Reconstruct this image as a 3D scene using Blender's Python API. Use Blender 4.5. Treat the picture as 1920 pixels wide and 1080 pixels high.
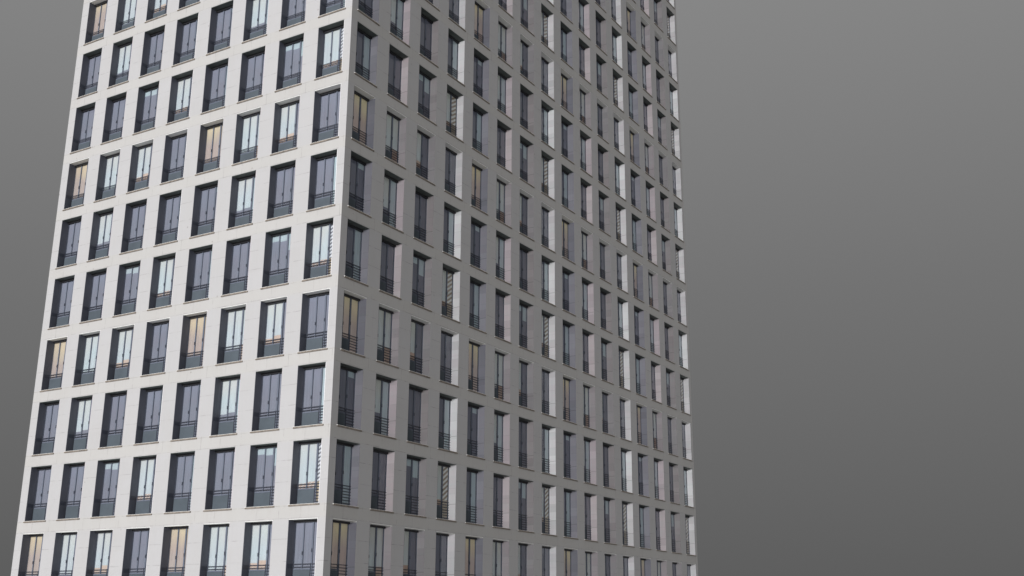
import bpy, math, random
from mathutils import Vector, Matrix

random.seed(7)
for o in list(bpy.data.objects):
    bpy.data.objects.remove(o)
S = bpy.context.scene
C = S.collection

# ------------------------------------------------------------------ scale (metres)
U = 2.7                       # one bay of the facade
FLOOR = 1.3321 * U            # storey height
GZ = 5.03                     # height of the first window row's reference above the ground
NROW, NL, NR = 16, 8, 16
PR = 1.0103 * U               # bay on the long facade
LX = -8.03 * U                # far left edge of the short facade
RY = 16.12 * U                # far edge of the long facade
OW = 0.64 * U                 # opening width
B0, B1 = -0.6185 * U, 0.469 * U
OH = B1 - B0
DEP = 0.165 * U               # depth of the window recess

# ------------------------------------------------------------------ camera
cam_d = bpy.data.cameras.new('camera')
cam = bpy.data.objects.new('camera', cam_d)
C.objects.link(cam)
cam.location = (12.5998 * U, -14.8807 * U, -1.2704 * U + GZ)
cam.rotation_euler = (1.860, -0.006, 0.5428)
cam_d.sensor_width = 36
cam_d.lens = 2140.44 / 1920 * 36
cam_d.clip_end = 3000
S.camera = cam

# ------------------------------------------------------------------ world: plain grey studio backdrop, lighter upward
w = bpy.data.worlds.new('World')
S.world = w
w.use_nodes = True
nt = w.node_tree
bg = nt.nodes['Background']
tc = nt.nodes.new('ShaderNodeTexCoord')
sp = nt.nodes.new('ShaderNodeSeparateXYZ')
nt.links.new(tc.outputs['Generated'], sp.inputs[0])
rp = nt.nodes.new('ShaderNodeValToRGB')
nt.links.new(sp.outputs['Z'], rp.inputs[0])
els = rp.color_ramp.elements
stops = [(0.0, .100), (.042, .112), (.286, .172), (.51, .240), (1.0, .30)]
els[0].position, els[1].position = stops[0][0], stops[-1][0]
els[0].color = (*(stops[0][1],) * 3, 1)
els[1].color = (*(stops[-1][1],) * 3, 1)
for p, v in stops[1:-1]:
    e = els.new(p)
    e.color = (v, v, v, 1)
nt.links.new(rp.outputs[0], bg.inputs[0])
bg.inputs[1].default_value = 1.0

# ------------------------------------------------------------------ two soft lamps
def lamp(name, az, el, strength, ang, col):
    d = bpy.data.lights.new(name, 'SUN')
    d.energy = strength
    d.angle = math.radians(ang)
    d.color = col
    o = bpy.data.objects.new(name, d)
    a, e = math.radians(az), math.radians(el)
    v = Vector((math.sin(a) * math.cos(e), -math.cos(a) * math.cos(e), math.sin(e)))
    o.rotation_euler = v.to_track_quat('Z', 'Y').to_euler()
    o.location = v * 120
    C.objects.link(o)

lamp('key_lamp', -4, 13, 3.88, 5, (1, .99, .985))
lamp('fill_lamp', 23, 5, 1.4, 12, (1, .995, .99))
lamp('side_fill', 82, 6, .20, 20, (1, 1, 1))  # added lamp without a visible source, brightens the long face's recessed panes

S.view_settings.view_transform = 'Standard'
S.view_settings.look = 'None'
S.view_settings.exposure = 0
S.view_settings.gamma = 1
S.view_settings.use_curve_mapping = False
S.render.engine = 'CYCLES'
S.cycles.max_bounces = 8
S.cycles.transparent_max_bounces = 8

# ------------------------------------------------------------------ materials
class NT:
    def __init__(s, name):
        s.m = bpy.data.materials.new(name)
        s.m.use_nodes = True
        s.t = s.m.node_tree
        s.b = s.t.nodes['Principled BSDF']
    def n(s, typ, **kw):
        x = s.t.nodes.new(typ)
        for k, v in kw.items():
            setattr(x, k, v)
        return x
    def l(s, a, b):
        s.t.links.new(a, b)
    def math(s, op, a, b=None, c=None):
        x = s.n('ShaderNodeMath', operation=op)
        for i, v in enumerate((a, b, c)):
            if v is None:
                continue
            if isinstance(v, (int, float)):
                x.inputs[i].default_value = v
            else:
                s.l(v, x.inputs[i])
        return x.outputs[0]
    def mix(s, fac, a, b, mode='MIX'):
        x = s.n('ShaderNodeMix', data_type='RGBA', blend_type=mode)
        for sock, v in ((x.inputs[0], fac), (x.inputs[6], a), (x.inputs[7], b)):
            if hasattr(v, 'is_linked'):
                s.l(v, sock)
            elif isinstance(v, (int, float)):
                sock.default_value = v
            else:
                sock.default_value = (*v, 1)
        return x.outputs[2]
    def noise(s, vec, scale, detail=3, rough=.55):
        x = s.n('ShaderNodeTexNoise')
        x.inputs['Scale'].default_value = scale
        x.inputs['Detail'].default_value = detail
        x.inputs['Roughness'].default_value = rough
        if vec is not None:
            s.l(vec, x.inputs['Vector'])
        return x.outputs['Fac']
    def mapping(s, vec, scale):
        x = s.n('ShaderNodeMapping')
        x.inputs['Scale'].default_value = scale
        s.l(vec, x.inputs['Vector'])
        return x.outputs[0]
    def ramp(s, v, a, b):
        x = s.n('ShaderNodeMapRange')
        s.l(v, x.inputs[0])
        x.inputs[1].default_value = a
        x.inputs[2].default_value = b
        return x.outputs[0]

def mat(name, col, rough=.6, var=.12, scale=3.0, metal=0.0, stretch=(1, 1, 1), spec=.5, world=True):
    k = NT(name)
    if world:
        g = k.n('ShaderNodeNewGeometry').outputs['Position']
    else:
        g = k.n('ShaderNodeTexCoord').outputs['Object']
    f = k.noise(k.mapping(g, stretch), scale)
    f = k.ramp(f, .3, .7)
    lo = tuple(c * (1 - var) for c in col)
    hi = tuple(min(.95, c * (1 + var)) for c in col)
    k.l(k.mix(f, lo, hi), k.b.inputs['Base Color'])
    k.b.inputs['Roughness'].default_value = rough
    k.b.inputs['Metallic'].default_value = metal
    k.b.inputs['Specular IOR Level'].default_value = spec
    return k.m

def facade_material():
    k = NT('pale_stone_cladding')
    g = k.n('ShaderNodeNewGeometry').outputs['Position']
    s = k.n('ShaderNodeSeparateXYZ')
    k.l(g, s.inputs[0])
    t = k.math('ADD', s.outputs[0], s.outputs[1])
    tf = k.math('FRACT', k.math('ADD', k.math('DIVIDE', t, U), 40))
    zz = k.math('SUBTRACT', s.outputs[2], GZ + B0)
    zf = k.math('FRACT', k.math('ADD', k.math('DIVIDE', zz, FLOOR), 10))
    def line(v, c, wd):
        return k.math('LESS_THAN', k.math('ABSOLUTE', k.math('SUBTRACT', v, c)), wd)
    topf = OH / FLOOR
    wz, wt = .012 / FLOOR, .012 / U
    hl = None
    for c in (topf + .012, .985, topf * .36, topf * .70):
        L = line(zf, c, wz)
        hl = L if hl is None else k.math('MAXIMUM', hl, L)
    vl = k.math('MULTIPLY', line(tf, .44, wt), k.math('GREATER_THAN', zf, topf))
    vl2 = k.math('MULTIPLY', line(tf, .955, wt), k.math('GREATER_THAN', zf, topf))
    jo = k.math('MAXIMUM', hl, k.math('MAXIMUM', vl, vl2))
    brk = k.ramp(k.noise(g, 1.9, 4, .7), .42, .62)
    jo = k.math('MULTIPLY', jo, k.math('MULTIPLY', brk, .55))
    # stone: piers slightly cool, spandrels slightly warm, slabs vary
    sp_ = k.ramp(zf, topf - .02, topf + .03)
    col = k.mix(sp_, (.357, .353, .360), (.366, .359, .353))
    cell = k.n('ShaderNodeTexWhiteNoise', noise_dimensions='2D')
    cv = k.n('ShaderNodeCombineXYZ')
    k.l(k.math('FLOOR', k.math('ADD', k.math('DIVIDE', t, U), .56)), cv.inputs[0])
    k.l(k.math('FLOOR', k.math('DIVIDE', zz, FLOOR / 4)), cv.inputs[1])
    k.l(cv.outputs[0], cell.inputs['Vector'])
    col = k.mix(k.math('MULTIPLY', cell.outputs['Value'], .085), col, (0.25, .25, .24))
    cloud = k.ramp(k.noise(k.mapping(g, (1, 1, .6)), .9, 5, .6), .35, .7)
    col = k.mix(k.math('MULTIPLY', cloud, .13), col, (.30, .28, .25))
    grain = k.ramp(k.noise(g, 28, 4, .7), .3, .7)
    col = k.mix(k.math('MULTIPLY', grain, .05), col, (.2, .2, .2))
    streak = k.ramp(k.noise(k.mapping(g, (3.2, 3.2, .25)), 1.6, 4, .6), .58, .8)
    col = k.mix(k.math('MULTIPLY', streak, .09), col, (.2, .19, .18))
    # dirt runs below the sills, within the width of each window
    dx = k.math('ABSOLUTE', k.math('SUBTRACT', tf, .505))
    inw = k.ramp(dx, .35, .31)
    run = k.math('MULTIPLY', inw, k.ramp(zf, topf + .03, .985))
    rn = k.ramp(k.noise(k.mapping(g, (9, 9, .4)), 1.3, 4, .65), .48, .72)
    col = k.mix(k.math('MULTIPLY', k.math('MULTIPLY', run, rn), .16), col, (.20, .15, .11))
    vo = k.n('ShaderNodeTexVoronoi')
    vo.inputs['Scale'].default_value = .9
    k.l(g, vo.inputs['Vector'])
    spot = k.math('LESS_THAN', vo.outputs['Distance'], .045)
    col = k.mix(k.math('MULTIPLY', spot, .35), col, (.12, .10, .09))
    col = k.mix(jo, col, (.14, .13, .13))
    k.l(col, k.b.inputs['Base Color'])
    k.b.inputs['Roughness'].default_value = .8
    k.b.inputs['Specular IOR Level'].default_value = .25
    bp = k.n('ShaderNodeBump')
    bp.inputs['Strength'].default_value = .35
    bp.inputs['Distance'].default_value = .01
    hh = k.math('SUBTRACT', k.noise(g, 9, 5, .65), k.math('MULTIPLY', jo, 1.2))
    k.l(hh, bp.inputs['Height'])
    k.l(bp.outputs[0], k.b.inputs['Normal'])
    return k.m

def glass_material():
    k = NT('window_glass')
    t = k.t
    t.nodes.remove(k.b)
    out = t.nodes['Material Output']
    tr = k.n('ShaderNodeBsdfTransparent')
    tr.inputs[0].default_value = (.93, .95, .96, 1)
    gl = k.n('ShaderNodeBsdfGlossy')
    gl.inputs['Roughness'].default_value = .03
    gl.inputs[0].default_value = (.95, .97, 1, 1)
    fr = k.n('ShaderNodeFresnel')
    fr.inputs[0].default_value = 1.5
    g = k.n('ShaderNodeNewGeometry').outputs['Position']
    bp = k.n('ShaderNodeBump')
    bp.inputs['Strength'].default_value = .25
    bp.inputs['Distance'].default_value = .05
    k.l(k.noise(k.mapping(g, (1, 1, .5)), 1.6, 2), bp.inputs['Height'])
    k.l(bp.outputs[0], gl.inputs['Normal'])
    mx = k.n('ShaderNodeMixShader')
    k.l(k.math('MULTIPLY', fr.outputs[0], 1.9), mx.inputs[0])
    k.l(tr.outputs[0], mx.inputs[1])
    k.l(gl.outputs[0], mx.inputs[2])
    k.l(mx.outputs[0], out.inputs[0])
    return k.m

def reflection_material(name, col, var=.08, glow=0.0, top=None):
    # reflected sky and roofs painted as colour, with vertical soft streaks
    k = NT(name)
    g = k.n('ShaderNodeNewGeometry').outputs['Position']
    f = k.ramp(k.noise(k.mapping(g, (7, 7, .35)), 1.5, 4, .6), .3, .7)
    f2 = k.ramp(k.noise(k.mapping(g, (.8, .8, 1.1)), 1.0, 3, .6), .35, .65)
    lo = tuple(c * (1 - var) for c in col)
    hi = tuple(min(.93, c * (1 + var)) for c in col)
    c = k.mix(f, lo, hi)
    if top:                           # painted reflection shifts from one tone below to another above
        s = k.n('ShaderNodeSeparateXYZ')
        k.l(g, s.inputs[0])
        zf = k.math('FRACT', k.math('DIVIDE', k.math('SUBTRACT', s.outputs[2], GZ + B0), FLOOR))
        wob = k.math('ADD', zf, k.math('MULTIPLY', k.noise(k.mapping(g, (1, 1, .4)), 1.1, 2), .5))
        c = k.mix(k.ramp(wob, .72, 1.0), c, top)
    c = k.mix(k.math('MULTIPLY', f2, .16), c, (col[0] * 1.15, col[1] * .86, col[2] * .86))
    k.l(c, k.b.inputs['Base Color'])
    k.b.inputs['Roughness'].default_value = .9
    k.b.inputs['Specular IOR Level'].default_value = .1
    if glow:                          # added glow brightens the warm panes; no lamp behind them
        k.l(c, k.b.inputs['Emission Color'])
        k.b.inputs['Emission Strength'].default_value = glow
    return k.m

def stripe_material(name, a, b, per, slope, check=False):  # banded colours painted as reflections in the panes
    k = NT(name)
    g = k.n('ShaderNodeNewGeometry').outputs['Position']
    s = k.n('ShaderNodeSeparateXYZ')
    k.l(g, s.inputs[0])
    t = k.math('ADD', s.outputs[0], s.outputs[1])
    def band(sl):
        v = k.math('ADD', s.outputs[2], k.math('MULTIPLY', t, sl))
        return k.math('GREATER_THAN', k.math('FRACT', k.math('DIVIDE', v, per)), .5)
    f = band(-slope)
    if check:
        f = k.math('ABSOLUTE', k.math('SUBTRACT', f, band(slope)))
    k.l(k.mix(f, a, b), k.b.inputs['Base Color'])
    k.b.inputs['Roughness'].default_value = .85
    return k.m

def side_material(name, col):
    # cladding panel of a window recess: stacked sheets with thin seams
    k = NT(name)
    g = k.n('ShaderNodeNewGeometry').outputs['Position']
    s = k.n('ShaderNodeSeparateXYZ')
    k.l(g, s.inputs[0])
    zf = k.math('FRACT', k.math('DIVIDE', k.math('SUBTRACT', s.outputs[2], GZ + B0), FLOOR))
    wn = k.n('ShaderNodeTexWhiteNoise', noise_dimensions='1D')
    zb = k.math('FLOOR', k.math('DIVIDE', s.outputs[2], .49))
    tt = k.math('FLOOR', k.math('DIVIDE', s.outputs[1], U))
    k.l(k.math('ADD', zb, k.math('MULTIPLY', tt, 17.3)), wn.inputs['W'])
    c = k.mix(wn.outputs['Value'], tuple(x * .90 for x in col), tuple(min(.93, x * 1.08) for x in col))
    f = k.ramp(k.noise(k.mapping(g, (1, 1, 3)), 1.2, 3), .35, .65)
    c = k.mix(k.math('MULTIPLY', f, .22), c, (col[0] * 1.12, col[1] * .9, col[2] * .98))
    seam = k.math('LESS_THAN', k.math('ABSOLUTE', k.math('SUBTRACT', zf, .24)), .004)
    seam2 = k.math('MULTIPLY', k.math('LESS_THAN', k.math('ABSOLUTE', k.math('SUBTRACT', zf, .47)), .003), .35)
    c = k.mix(k.math('MULTIPLY', k.math('MAXIMUM', seam, seam2), .5), c, tuple(x * .3 for x in col))
    k.l(c, k.b.inputs['Base Color'])
    k.b.inputs['Roughness'].default_value = .55
    k.b.inputs['Specular IOR Level'].default_value = .3
    return k.m

M = {
    'stone': facade_material(),
    'core': mat('dark_inner_shell', (.05, .05, .055), .9),
    'frame': mat('slate_frame_paint', (.092, .105, .138), .5, .10, 2, spec=.3),
    'head': mat('black_head_box', (.012, .012, .015), .6),
    'panel': mat('slate_infill_panel', (.060, .074, .088), .55, .10, 1.3, spec=.2),
    'rail': mat('dark_railing_metal', (.03, .034, .048), .4, .1, 5),
    'sill': mat('weathered_sill_metal', (.155, .130, .108), .5, .35, 7),
    'trim_and_highlight': mat('white_trim_and_highlight', (.80, .80, .78), .45, .05, 4),  # sill edges and ledges, and the painted highlights
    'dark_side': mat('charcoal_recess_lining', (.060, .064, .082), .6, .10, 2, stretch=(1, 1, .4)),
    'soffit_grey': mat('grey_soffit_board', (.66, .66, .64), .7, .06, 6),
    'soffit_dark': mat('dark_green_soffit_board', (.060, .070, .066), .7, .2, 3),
    'glass': glass_material(),
    'lilac': reflection_material('lilac_grey_reflection', (.182, .190, .226), top=(.19, .20, .245)),
    'pale': reflection_material('pale_blue_white_reflection', (.385, .425, .44), top=(.42, .435, .425)),
    'teal': reflection_material('pale_teal_reflection', (.33, .385, .405)),
    'warm': reflection_material('tan_and_straw_reflection', (.33, .285, .262), top=(.44, .38, .28), glow=.06),
    'orange': reflection_material('peach_orange_reflection', (.42, .345, .295)),
    'tile': stripe_material('orange_and_white_banded_reflection', (.36, .25, .205), (.44, .41, .39), .10, .45),
    'stripe': stripe_material('grey_and_white_banded_reflection', (.12, .12, .14), (.48, .49, .51), .19, .5),
    'diamond': stripe_material('golden_lattice_reflection', (.16, .14, .13), (.44, .35, .22), .15, .6, True),
    'slate': reflection_material('blue_grey_reflection_lifted', (.27, .28, .345)),  # from here on, lighter copies for the panes of the dim long face
    'pale_lifted': reflection_material('white_reflection_lifted', (.80, .85, .85), top=(.80, .82, .76)),
    'aqua': reflection_material('pale_aqua_reflection_lifted', (.66, .76, .79)),
    'wheat': reflection_material('wheat_and_straw_reflection_lifted', (.60, .51, .46), top=(.80, .72, .50), glow=.08),
    'clay': reflection_material('clay_orange_reflection_lifted', (.72, .55, .44)),
    'bold': stripe_material('brown_and_cream_reflection_lifted', (.34, .25, .15), (.84, .83, .78), .26, .65),
    'lattice': stripe_material('amber_lattice_reflection_lifted', (.24, .20, .15), (.76, .60, .37), .16, 1.0, True),
}
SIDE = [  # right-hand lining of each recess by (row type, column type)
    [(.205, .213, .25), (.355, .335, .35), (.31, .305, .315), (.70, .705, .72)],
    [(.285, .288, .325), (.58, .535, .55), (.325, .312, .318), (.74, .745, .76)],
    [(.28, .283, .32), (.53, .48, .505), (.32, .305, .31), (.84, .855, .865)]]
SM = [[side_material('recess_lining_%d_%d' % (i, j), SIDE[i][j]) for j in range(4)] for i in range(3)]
for i in range(3):
    for j in range(4):
        M['side%d%d' % (i, j)] = SM[i][j]

# ------------------------------------------------------------------ mesh helpers
class MB:
    def __init__(s):
        s.v, s.f, s.m = [], [], []
    def quad(s, a, b, c, d, m):
        i = len(s.v)
        s.v += [a, b, c, d]
        s.f.append((i, i + 1, i + 2, i + 3))
        s.m.append(m)
    def box(s, x0, x1, y0, y1, z0, z1, m):
        i = len(s.v)
        s.v += [(x0, y0, z0), (x1, y0, z0), (x1, y1, z0), (x0, y1, z0),
                (x0, y0, z1), (x1, y0, z1), (x1, y1, z1), (x0, y1, z1)]
        for q in ((0, 3, 2, 1), (4, 5, 6, 7), (0, 1, 5, 4), (1, 2, 6, 5), (2, 3, 7, 6), (3, 0, 4, 7)):
            s.f.append(tuple(i + k for k in q))
            s.m.append(m)
    def add(s, o, mtx):
        i = len(s.v)
        s.v += [tuple(mtx @ Vector(p)) for p in o.v]
        s.f += [tuple(i + k for k in q) for q in o.f]
        s.m += o.m
    def mesh(s, name):
        me = bpy.data.meshes.new(name)
        me.from_pydata(s.v, [], s.f)
        used = sorted(set(s.m))
        for u in used:
            me.materials.append(M[u])
        ix = {u: k for k, u in enumerate(used)}
        me.polygons.foreach_set('material_index', [ix[u] for u in s.m])
        me.update()
        return me

def link(name, me, parent=None):
    o = bpy.data.objects.new(name, me)
    C.objects.link(o)
    o.parent = parent
    return o

# ------------------------------------------------------------------ the window, local: x along the wall, y inward, z up, origin lower left of the opening
LEAF = [  # [row type][column type] -> three leaves, each a list of (from fraction, material) upward
    [[[(0, 'warm')], [(0, 'warm')], [(0, 'warm')]],
     [[(0, 'pale')], [(0, 'pale')], [(0, 'orange'), (.34, 'pale')]],
     [[(0, 'orange'), (.36, 'pale')], [(0, 'orange'), (.40, 'pale')], [(0, 'lilac')]],
     [[(0, 'lilac')], [(0, 'lilac')], [(0, 'lilac')]]],
    [[[(0, 'lilac')], [(0, 'lilac')], [(0, 'teal')]],
     [[(0, 'lilac')], [(0, 'lilac')], [(0, 'lilac')]],
     [[(0, 'lilac'), (.86, 'teal')], [(0, 'lilac'), (.84, 'teal')], [(0, 'lilac'), (.66, 'teal')]],
     [[(0, 'tile'), (.34, 'pale')], [(0, 'tile'), (.36, 'pale')], [(0, 'diamond'), (.36, 'stripe')]]],
    [[[(0, 'lilac')], [(0, 'lilac')], [(0, 'lilac'), (.86, 'teal')]],
     [[(0, 'lilac'), (.38, 'pale')], [(0, 'lilac'), (.40, 'pale')], [(0, 'teal')]],
     [[(0, 'lilac')], [(0, 'lilac')], [(0, 'lilac')]],
     [[(0, 'lilac')], [(0, 'lilac')], [(0, 'teal')]]]]
MUL = (.30, .335, .615, .665)       # the two mullions, as fractions of the width

LONG = {'lilac': 'slate', 'pale': 'pale_lifted', 'teal': 'aqua', 'orange': 'clay', 'tile': 'clay', 'warm': 'wheat', 'stripe': 'bold', 'diamond': 'lattice'}  # long face takes lighter copies, making up in colour for its missing light

def window_parts(rt, ct, long_side=False):
    e = .003
    W, H, D = OW, OH, DEP
    F = D                            # face of the glass frame
    P = {}
    fr = MB()
    x1, x2, x3, x4 = [m * W for m in MUL]
    fr.box(e, .035, F, F + .07, .05, H - .1, 'frame')
    fr.box(W - .06, W - e, F, F + .07, .05, H - .1, 'frame')
    fr.box(x1, x2, F, F + .07, .05, H - .1, 'frame')
    fr.box(x3, x4, F - .004, F + .07, .05, H - .1, 'frame')
    fr.box(e, W - e, F - .006, F + .07, 0.0, .05, 'frame')
    for a, b in ((.035, x1), (x2, x3), (x4, W - .06)):
        fr.box(a, b, F + .006, F + .04, .05, .10, 'frame')
    fr.box(.035, x1, F + .004, F + .04, .70, .76, 'frame')
    fr.box(x2, x3, F + .004, F + .04, .70, .76, 'frame')
    fr.box(x1 + .012, x2 - .012, F - .035, F, H * .46, H * .46 + .16, 'rail')
    fr.box(x3 + .03, x4 - .03, F - .04, F - .004, H * .50, H * .50 + .16, 'rail')
    P['window'] = fr
    hd = MB()
    hd.box(.02, W - .02, F - .075, F + .07, H - .125, H - .027, 'head')  # black strip across the head of the opening
    P['head_box'] = hd
    gl = MB()
    g = F + .02
    for a, b, z in ((.035, x1, .76), (x2, x3, .76), (x4, W - .06, .10)):
        gl.quad((a, g, z), (b, g, z), (b, g, H - .10), (a, g, H - .10), 'glass')
    P['pane'] = gl
    pn = MB()
    pn.box(.06, x3 - .02, F - .012, F + .035, .07, .69, 'panel')
    P['lower_panel'] = pn
    # sheets behind each leaf carrying the painted reflections, gently pleated
    cu = MB()
    rng = random.Random(rt * 10 + ct)
    for k, (a, b, z0) in enumerate(((.02, x1 + .03, .62), (x2 - .03, x3 + .03, .62), (x4 - .03, W - .02, .04))):
        n = 14
        ph = rng.random() * 6
        amp = .006
        xs = [a + (b - a) * i / n for i in range(n + 1)]
        ys = [F + .052 + amp * math.sin(ph + i * 2.1) + amp * .5 * math.sin(ph * 2 + i * .9) for i in range(n + 1)]
        segs = LEAF[rt][ct][k]
        for q, (f0, mt) in enumerate(segs):
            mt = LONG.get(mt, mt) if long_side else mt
            f1 = segs[q + 1][0] if q + 1 < len(segs) else 1
            za, zb = max(z0, f0 * H), f1 * H - .04 * (f1 == 1)
            if zb <= za:
                continue
            for i in range(n):
                cu.quad((xs[i], ys[i], za), (xs[i + 1], ys[i + 1], za), (xs[i + 1], ys[i + 1], zb), (xs[i], ys[i], zb), mt)
    P['pane_reflection'] = cu
    rl = MB()
    ry = F - .035
    for z in (.80, .93):
        rl.box(e, x3 + .03, ry, ry + .022, z, z + .038, 'rail')
    for i in range(7):
        z = .12 + i * .135
        rl.box(x3 + .03, W - e, ry, ry + .022, z, z + .036, 'rail')
    rl.box(x3 + .01, x3 + .03, ry - .003, ry + .025, .02, .98, 'rail')
    P['railing'] = rl
    si = MB()
    si.box(-.05, W + .05, -.045, 0.004, -.085, -.012, 'sill')
    si.box(e, W - e, 0.004, F + .05, -.05, -.004, 'sill')
    si.box(-.05, W + .05, -.05, -.002, -.012, -.003, 'trim_and_highlight')
    si.box(-.058, -.05, -.05, .0, -.04, -.003, 'trim_and_highlight')  # bright end cap painted as a highlight
    P['sill'] = si
    ls = MB()
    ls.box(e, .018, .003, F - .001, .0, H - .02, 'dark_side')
    ls.box(.018, .024, .06, F - .05, .76, .96, 'rail')
    P['left_lining'] = ls
    rs = MB()
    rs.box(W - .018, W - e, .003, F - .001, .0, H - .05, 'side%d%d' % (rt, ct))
    rs.box(W - .022, W - e, .003, F - .052, H - .05, H - .028, 'trim_and_highlight' if rt == 0 else 'side%d%d' % (rt, ct))  # white strip painted as the highlight along the lining top
    P['right_lining'] = rs
    so = MB()
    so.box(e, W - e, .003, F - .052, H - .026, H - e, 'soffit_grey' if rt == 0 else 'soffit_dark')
    P['soffit'] = so
    return P

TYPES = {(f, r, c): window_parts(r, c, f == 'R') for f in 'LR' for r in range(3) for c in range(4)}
NICE = {'left_lining': 'side_lining', 'right_lining': 'side_lining'}

def mtxL(c, r):
    return Matrix.Translation(((c - 9) * U + .1885 * U, 0, r * FLOOR + B0 + GZ))
def mtxR(c, r):
    return Matrix.Translation((0, (c - 1) * PR + .1795 * U, r * FLOOR + B0 + GZ)) @ Matrix.Rotation(math.pi / 2, 4, 'Z')

# ------------------------------------------------------------------ setting: ground under the tower
gm = mat('grey_paving', (.55, .545, .54), .9, .1, .3)
me = bpy.data.meshes.new('ground')
me.from_pydata([(-900, -900, 0), (900, -900, 0), (900, 900, 0), (-900, 900, 0)], [], [(0, 1, 2, 3)])
me.materials.append(gm)
gr = link('ground', me)
gr['kind'] = 'structure'

# ------------------------------------------------------------------ the tower
tower = bpy.data.objects.new('high_rise_building', None)
C.objects.link(tower)
tower['label'] = 'tall pale stone tower block with a regular grid of deep-set slate-framed windows'
tower['category'] = 'tower block'
TOP = NROW * FLOOR + GZ - .2 * U

wall = MB()
def facade(place, ncol, x_left, x_right, openings):
    """front sheet of stone with one hole per window; openings = list of (x0, x1)"""
    xs = [x_left]
    for a, b in openings:
        xs += [a, b]
    xs.append(x_right)
    zs = [0]
    for r in range(NROW):
        zs += [r * FLOOR + B0 + GZ, r * FLOOR + B1 + GZ]
    zs.append(TOP)
    for i in range(len(xs) - 1):
        for j in range(len(zs) - 1):
            if i % 2 == 1 and j % 2 == 1:
                continue
            a, b, c, d = xs[i], xs[i + 1], zs[j], zs[j + 1]
            wall.quad(place(a, 0, c), place(b, 0, c), place(b, 0, d), place(a, 0, d), 'stone')
            # return faces into the recess so the cladding has thickness
            if i % 2 == 0 and j % 2 == 1:
                if i > 0:
                    wall.quad(place(a, 0, c), place(a, 0, d), place(a, .5, d), place(a, .5, c), 'stone')
                if i < len(xs) - 2:
                    wall.quad(place(b, 0, c), place(b, .5, c), place(b, .5, d), place(b, 0, d), 'stone')
            if i % 2 == 1 and j % 2 == 0:
                if j > 0:
                    wall.quad(place(a, 0, c), place(b, 0, c), place(b, .5, c), place(a, .5, c), 'stone')
                if j < len(zs) - 2:
                    wall.quad(place(a, 0, d), place(a, .5, d), place(b, .5, d), place(b, 0, d), 'stone')
facade(lambda x, y, z: (x, y, z), NL, LX, 0, [((c - 9 + .1885) * U, (c - 9 + .1885) * U + OW) for c in range(1, NL + 1)])
facade(lambda x, y, z: (-y, x, z), NR, 0, RY, [((c - 1) * PR + .1795 * U, (c - 1) * PR + .1795 * U + OW) for c in range(1, NR + 1)])
wall.quad((LX, RY, 0), (LX, 0, 0), (LX, 0, TOP), (LX, RY, TOP), 'stone')
wall.quad((0, RY, 0), (LX, RY, 0), (LX, RY, TOP), (0, RY, TOP), 'stone')
wall.quad((LX, 0, TOP), (0, 0, TOP), (0, RY, TOP), (LX, RY, TOP), 'stone')
for r in range(NROW):                # ledges below the windows round the far corner
    z = r * FLOOR + B0 + GZ
    wall.box(-.83 * U, -.17 * U, RY, RY + .05, z - .06, z - .01, 'trim_and_highlight')
wall.box(LX + .3, -.62, .62, RY - .3, .05, TOP - .3, 'core')
wo = link('wall', wall.mesh('wall'), tower)

# which windows show largest in the picture
Minv = cam.matrix_basis.inverted()
def px(p):
    q = Minv @ p
    if q.z > -.1:
        return None
    return (512 + 2140.44 * 1024 / 1920 * q.x / -q.z, 288 - 2140.44 * 1024 / 1920 * q.y / -q.z)
def seen_area(m):
    tot = 0
    n = 6
    c = [px(m @ Vector((OW * a, 0, OH * b))) for a, b in ((0, 0), (1, 0), (1, 1), (0, 1))]
    area = abs(sum(c[i][0] * c[(i + 1) % 4][1] - c[(i + 1) % 4][0] * c[i][1] for i in range(4))) / 2
    for i in range(n):
        for j in range(n):
            u, v = px(m @ Vector((OW * (i + .5) / n, 0, OH * (j + .5) / n)))
            tot += 0 <= u <= 1024 and 0 <= v <= 576
    return area * tot / n / n
spots = []
for r in range(NROW):
    for c in range(1, NL + 1):
        m = mtxL(c, r)
        spots.append((seen_area(m), 'L', c, r, m))
    for c in range(1, NR + 1):
        m = mtxR(c, r)
        spots.append((seen_area(m), 'R', c, r, m))
spots.sort(key=lambda s: -s[0])

meshes = {k: {p: b.mesh(NICE.get(p, p)) for p, b in v.items()} for k, v in TYPES.items()}
rest = MB()
for n, (area, f, c, r, m) in enumerate(spots):
    key = (f, r % 3, (c - 1) % 4)
    if n < 100:
        base = link('window', meshes[key]['window'], tower)
        base.matrix_local = m
        for p, me in meshes[key].items():
            if p != 'window':
                link(NICE.get(p, p), me, base)
    else:
        for p, b in TYPES[key].items():
            rest.add(b, m)
ro = link('window', rest.mesh('window'), tower)
ro['kind'] = 'stuff'
